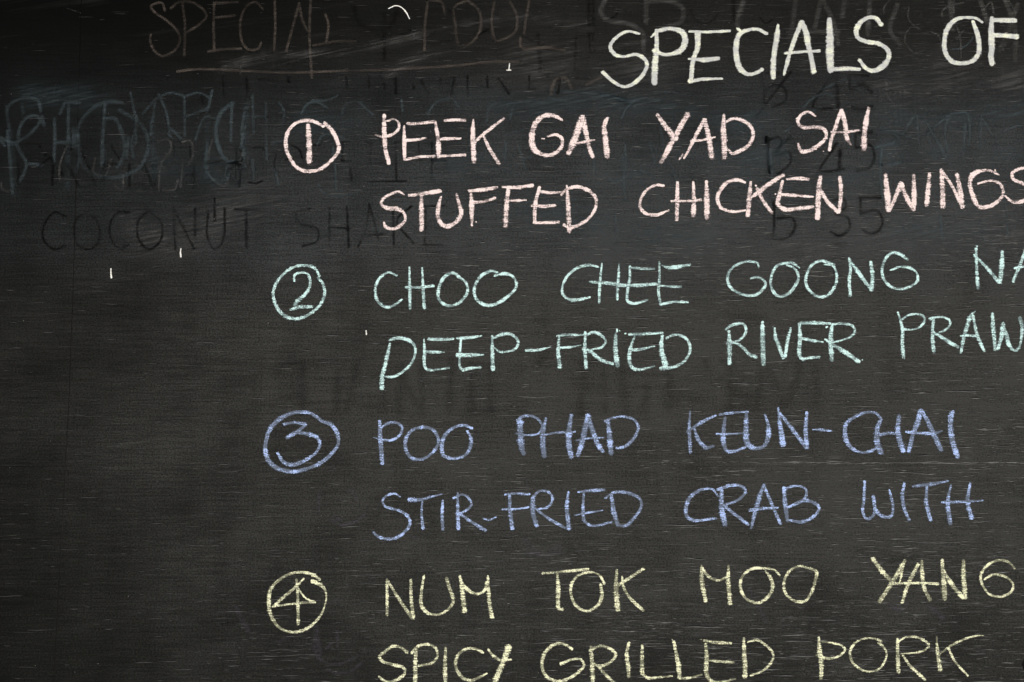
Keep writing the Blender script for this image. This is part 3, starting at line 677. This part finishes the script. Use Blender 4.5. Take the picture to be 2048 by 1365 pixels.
ghost('faint grey scribbles around the letters OF', 'grey', (1748, 0, 4.0147), 14,
 '130,0 80,60 80,110; 280,60 275,150 330,215 370,240; 290,220 250,290 255,350 330,430 410,400; 550,140 545,100 600,50 720,25; 640,0 640,110; 870,90 940,20 960,110; 880,180 920,160; 1080,10 1130,90 1135,130; 660,200 690,300 700,470; 460,260 520,290 540,390; 1110,190 1040,420; 100,650 105,760 160,840; 320,790 400,740; 660,320 720,250')
ghost('small blue chalk arc inside the O of OF', 'blue', (1748, 0, 4.0147), 14, '800,300 760,350 700,390 620,400')
Q = (0, 160, 4.096)
ghost('blue erased capitals scribbled over at the far left', 'blue', Q, 26,
 '60,215 60,300 80,420; 60,225 130,170 220,145 310,170 335,260; 150,510 160,400 220,310 290,295 330,330 250,440 120,520; 130,520 170,600 215,680 200,760 160,830; 215,685 340,700; 345,300 360,370; 0,470 100,520; 445,320 450,500 440,670; 455,512 620,512; 530,190 490,280; 540,180 650,190; 560,190 560,500')
ghost('broad faint blue uprights at the far left', 'bluesmear', Q, 50,
 '80,420 100,600 110,940; 560,480 555,880; 1700,300 1690,800; 1250,350 1260,800; 2030,180 2000,700; 850,560 850,900')
ghost('blue erased circle with a number 1 inside', 'blue', Q, 30,
 '1000,190 900,180 780,220 680,320 630,430 640,580 700,730 850,800 1000,790 1130,730 1200,620 1210,480 1150,360 980,250; 850,330 840,500 835,700; 870,320 940,320 1000,440 1020,600 960,720; 600,400 610,560')
ghost('blue erased capitals right of the erased circle', 'blue', Q, 20,
 '1070,110 1110,300; 1170,280 1290,150 1400,110 1500,130; 1300,120 1360,260 1390,420; 1270,180 1250,350; 1510,130 1515,460; 1530,130 1630,110 1710,150 1710,220 1530,300; 1400,400 1480,480; 1740,90 1700,250; 1770,320 1680,310 1620,430 1600,500; 1110,400 1080,520 1090,640')
ghost('large blue erased letter C', 'blue', Q, 34, '1910,190 1820,260 1770,400 1790,550 1860,660 1960,675')
ghost('grey erased loops in the lower row on the left', 'grey', Q, 16,
 '1290,500 1390,500 1400,570 1320,690 1300,900; 1320,690 1350,730; 1740,490 1700,650 1730,800 1840,870 1880,740; 1490,510 1560,500 1580,620 1540,700; 1500,660 1480,880; 540,560 490,700 490,820; 780,640 770,760 860,780 910,650; 1330,900 1430,900 1460,820; 940,870 1000,900 1010,780; 1990,590 1960,680; 10,850 20,900 100,915')
ghost('blue erased arcs around the circled number 1', 'blue', (400, 150, 4.096), 20,
 '830,320 880,240 960,225 1040,270; 1160,320 1200,240 1300,225 1360,280 1420,330; 960,570 1000,500 1080,485 1190,530; 970,900 1010,970 1120,995 1230,980 1300,960; 1090,600 1110,800 1115,950; 1650,210 1660,300; 650,230 690,300 670,420; 1870,330 1920,240 2040,200; 920,210 1040,210 1130,170; 100,130 60,290 0,300')
ghost('blue erased capitals above the pink line', 'blue', (840, 180, 4.2667), 20,
 '60,210 120,120 190,80 280,85 330,150; 570,270 590,150 660,120; 750,120 880,110 960,90; 1100,70 1270,100 1400,95; 1560,30 1760,90 1830,90 1900,70 2040,90; 1830,90 1760,160 1720,240; 790,160 770,250; 730,450 720,600; 840,480 900,680; 1960,450 2010,640; 1490,490 1485,700; 860,600 960,570; 1750,460 1760,720; 1590,720 1640,780 1720,780; 720,380 890,345')
ghost('thin blue erased capitals at the right below OF', 'blue', (1748, 0, 4.0147), 16,
 '320,940 230,1080; 345,930 365,1240; 590,930 430,1080; 430,1100 500,1250; 595,930 570,1080 590,1210; 620,920 740,910 770,1060 760,1170; 860,930 855,1230; 870,950 1000,1170; 1000,930 1100,930 1180,900 1300,890; 0,1045 100,1055 190,1090; 0,1190 100,1170 230,1165; 200,1100 130,1170; 60,1180 50,1330; 80,1330 200,1300 250,1270; 1050,1060 1130,1020 1250,1010')
ghost('blue erased strokes crossing the prices', 'blue', (1500, 100, 3.4133), 16,
 '360,400 430,330 520,300 570,320; 230,620 240,700 270,750; 240,560 290,520; 900,540 1000,560 1100,600; 870,660 960,640 1024,610; 900,680 890,780; 960,790 1024,770')
ghost('blue dust patches between the letters', 'bluesmear', (0, 0, 1), 60,
 '940,205 1060,215 1200,195; 1440,235 1540,240; 880,330 1000,335; 1480,355 1560,300; 1230,350 1330,345; 60,190 200,200; 320,330 460,350; 600,250 700,240', 'dust_smear')
ghost('dusty haze blown across the middle', 'smear', (0, 0, 1), 110,
 '430,440 520,415 620,400; 300,470 420,460; 1660,430 1830,470 2040,440; 1400,470 1620,500; 1780,200 1900,160 2040,170; 1050,130 1300,140', 'dust_smear')
ghost('violet erased ring under the number 4', 'violet', (600, 1150, 6.35), 34,
 '190,780 180,950 240,1060 360,1125 520,1130 650,1070 840,980; 330,1200 480,1250 640,1230 780,1120; 330,940 400,870; 470,700 480,900; 350,370 480,325')
ghost('violet erased ring left of STIR', 'violet', (600, 960, 4.096), 24,
 '260,330 340,370 430,350 530,290; 400,80 440,110 470,180; 290,300 330,330; 160,100 150,260; 910,455 990,500; 1860,600 2040,630')
ghost('violet smudges among the yellow writing', 'violet', (0, 0, 1), 9,
 '560,1285 600,1262; 1120,1090 1090,1112; 632,1255 640,1310; 1500,1180 1530,1240; 1780,1212 1800,1222; 1860,1215 1885,1235; 470,1213 496,1262; 940,1228 930,1262; 1050,1080 1080,1110 1120,1105')
# dark: places where the old chalk or water lifted the dust
R = (60, 380, 2.438)
ghost('dark erased words COCONUT SHAKE', 'dark', R, 13,
 '175,130 120,110 70,170 65,240 120,290 175,270; 285,108 230,140 215,200 235,270 290,290 330,260 335,170 285,108; 485,110 430,110 390,170 400,250 440,285 480,270; 580,100 530,150 530,240 580,290 635,250 640,160 580,100; 700,90 705,200 710,290; 700,90 750,190 800,285; 805,90 805,225; 870,100 865,230 900,290 940,250 950,90; 900,40 900,150; 1000,95 1110,98; 1055,100,16 1055,280,18; 1370,90 1300,110 1310,160 1400,190 1400,250 1330,275; 1460,90 1460,260; 1545,80 1555,280; 1460,180 1560,190; 1655,70 1640,180 1600,280; 1655,70 1700,240; 1620,225 1720,215; 1770,90 1775,270; 1860,80 1790,150 1870,260; 1915,268 2010,268; 1930,80 1925,260; 1930,80 2020,78')
T = (1500, 100, 3.4133)
ghost('dark erased price with 45 under SPECIALS', 'dark', T, 21,
 '80,170 95,290 95,400; 100,280 170,237 240,270 240,350 160,390; 110,160 150,150 200,160; 280,150 200,250 140,330 40,460; 580,150,30 430,390,20 560,400; 590,150,34 600,390,30; 680,170 680,265; 680,168 810,178; 690,270 770,240 830,290,30; 700,395 790,405 830,385,30')
ghost('dark erased price with 45 under SAI', 'dark', T, 22,
 '125,600 125,830; 130,610 200,600 215,640 170,700; 170,720 270,700 275,770 190,850; 280,590 230,640; 590,640 530,730 465,830; 465,830 560,830 640,810; 615,690,34 610,820,34; 720,570 720,670; 720,570 830,565; 720,670 820,650 850,730 820,800 730,822')
ghost('dark erased price with 35 under CHICKEN', 'dark', T, 22,
 '160,1040 165,1200 155,1270; 180,1050 230,1065; 190,1150 290,1150 308,1210 250,1285 110,1290; 570,1030 640,1020 655,1070 590,1120; 590,1120 670,1150 678,1220 610,1270 550,1240; 750,1010 890,1010; 755,1010 755,1125; 760,1115 860,1095 905,1160 880,1235 820,1255 770,1230')
ghost('dark erased strokes in the top writing', 'dark', P2, 40,
 '110,60 150,180 280,235 400,200 450,90; 350,100,36 350,470,30; 490,275,20 560,245,20; 690,288,26 750,258,26; 860,80,22 930,170,20; 1085,285,16 1160,235,26; 1100,100,16 1100,240,16; 1440,290,20 1510,320,30; 1560,270 1580,560; 1950,460,14 2010,400,20; 1990,20,24 1990,320,20')
ghost('dark erased row of marks along the top', 'dark', P2, 20,
 '55,605 55,700; 230,600 228,690; 350,660 352,700; 580,680,30 582,700,30; 790,620 790,700; 1005,600 1005,750; 1160,600 1162,690; 1490,600 1490,685; 1630,602,24 1632,606,24; 1480,700 1540,705; -1555,620,12 -1557,640,12; -1356,610,14 -1358,630,14; -925,605 -910,680; -737,610,22 -723,720; -640,628 -520,630; -402,615,26 -395,660,16; -1090,760 -1080,820')
ghost('dark arcs left above SPECIALS', 'dark', (1150, 0, 3.7236), 16,
 '860,80 900,150 960,178 1030,150 1070,100; 330,60 300,120 260,140; 1375,130 1420,175 1470,150; 100,0,30 110,380,24; 1180,0,34 1185,150,30')
ghost('dark erased row of dots on the left', 'dark', Q, 20,
 '325,545,26 330,548,26; 580,548,26 582,552,26; 680,545,26 690,640,14; 915,545,30 918,550,30; 1125,545,24 1128,547,24; 1215,545 1216,560; 1425,540 1425,640,14; 1558,540 1560,640,14; 650,878 710,882; 500,780 510,740; 375,615,34 378,622,34; 530,545 535,552; 920,560 980,650; 1530,780 1590,775; 705,716 715,718; 1820,0,16 1835,130,16; 2015,0,22 2030,170,16; 450,120 480,40')
ghost('dark erased dashes around the circled number 1', 'dark', (400, 150, 4.096), 18,
 '460,352 550,352; 430,598 520,600 515,620; 400,880 460,890 510,870; 740,575 810,610 840,690; 620,650 610,760 650,830; 930,575 985,570; 1165,552 1230,552; 1370,558 1420,556; 1590,550 1650,550; 1160,708 1240,706; 1390,722 1500,716; 1390,875 1520,872 1690,870; 720,20,26 725,60,22; 1200,15,26 1205,60,22; 490,35 560,30')
ghost('broad faint dark uprights between the green and blue lines', 'shade', (540, 680, 3.657), 80,
 '50,250,60 100,180,60 420,185,50; 245,180 240,520; 500,190 490,520; 630,200 560,520; 830,280 840,520; 960,200 950,530; 960,280 1100,500; 1110,190 1110,530; 1330,150 1310,520; 1480,190 1470,500; 1960,180,70 2020,100,60; 1600,200 1620,520')
ghost('broad faint dark strokes under FRIED RIVER', 'shade', (1080, 680, 3.303), 72,
 '290,160 270,480; 420,200 430,470; 530,150 560,480; 290,320 420,300; 1090,140,50 1140,290,50 1190,250,40; 1260,150 1260,460; 1480,140 1430,440; 1480,150 1620,430; 1720,190 1620,430; 1830,180 1830,430; 860,240 850,460; 700,300 690,470; 1190,130,30 1200,150,30')

ghost('second layer of blue erased capitals at the left', 'blue', (0, 160, 4.096), 24,
 '-10,480 40,540; 60,420 85,700 100,930; 180,190 190,300; 860,200 850,330; 1120,290 1110,520; 1240,330 1235,450; 1380,440 1400,470; 1900,200 1890,500; 2010,230 1980,420 2000,640; 1860,690 1850,800; 640,440 650,620 620,760; 1050,480 1040,640')
ghost('blue erased capitals left of the circled number 1', 'blue', (400, 150, 4.096), 22,
 '230,250 160,330 130,450 160,620 240,710 330,690; 430,170 440,480; 540,230 545,700; 440,345 540,345; 370,420 330,600; 60,560 50,780 140,880 220,860 240,740; 430,700 440,860; 590,560 700,540; 620,780 640,900')
ghost('dark erased capitals showing through the blue writing', 'dark', (0, 160, 4.096), 26,
 '150,690 150,850; 330,700 420,640 430,860; 560,700 640,860; 700,640 780,860; 850,870 860,690 960,690; 1060,690 1060,870; 1180,690 1260,870 1260,700; 1590,690 1590,880; 1700,690 1790,680; 1900,700 1960,690 1960,870')
ghost('dark erased capitals between the two pink lines', 'dark', (400, 150, 4.096), 22,
 '1170,560 1165,700; 1400,560 1390,720; 1600,560 1610,860; 1790,560 1800,700; 300,600 290,850; 700,700 760,690; 1240,870 1230,760; 1900,560 1900,860; 1900,700 2020,700')
ghost('dark erased capitals faint along the top row', 'dark', (680, 0, 3.9385), 26,
 '440,620 440,740; 640,640 700,740; 900,610 880,740; 1250,620 1330,740; 1730,620 1720,740; 1850,620 1960,620; 1860,300 1850,560')

ghost('blue dust haze behind the pink writing on the right', 'bluesmear', (0, 0, 1), 60,
 '1240,210 1400,225 1500,250; 1760,230 1880,240 2060,220; 1780,300 1960,310 2060,300; 1300,300 1500,320; 1560,380 1740,350; 1060,420 1200,440; 1800,460 1960,470; 1280,470 1420,480', 'dust_smear')
ghost('thin blue erased strokes between the pink words', 'blue', (0, 0, 1), 5,
 '1245,310 1250,400; 1320,240 1330,330; 1330,300 1360,380; 1540,300 1545,370; 1760,330 1765,400; 1880,430 1885,480; 1960,440 1965,480; 2010,400 2015,470; 1850,240 1900,330; 1930,250 1925,330; 1230,430 1235,480; 1100,180 1200,190 1260,205; 1265,205 1330,185 1380,190; 1640,180 1700,160 1720,185; 1590,240 1640,215', 'erased_writing')
ghost('grey erased capitals running above the letters OF', 'grey', (0, 0, 1), 9,
 '1740,0 1735,70; 1795,10 1780,60 1800,90; 1900,0 1905,60; 1960,0 1975,45; 2010,0 2030,60 2030,120; 2035,10 2000,100')
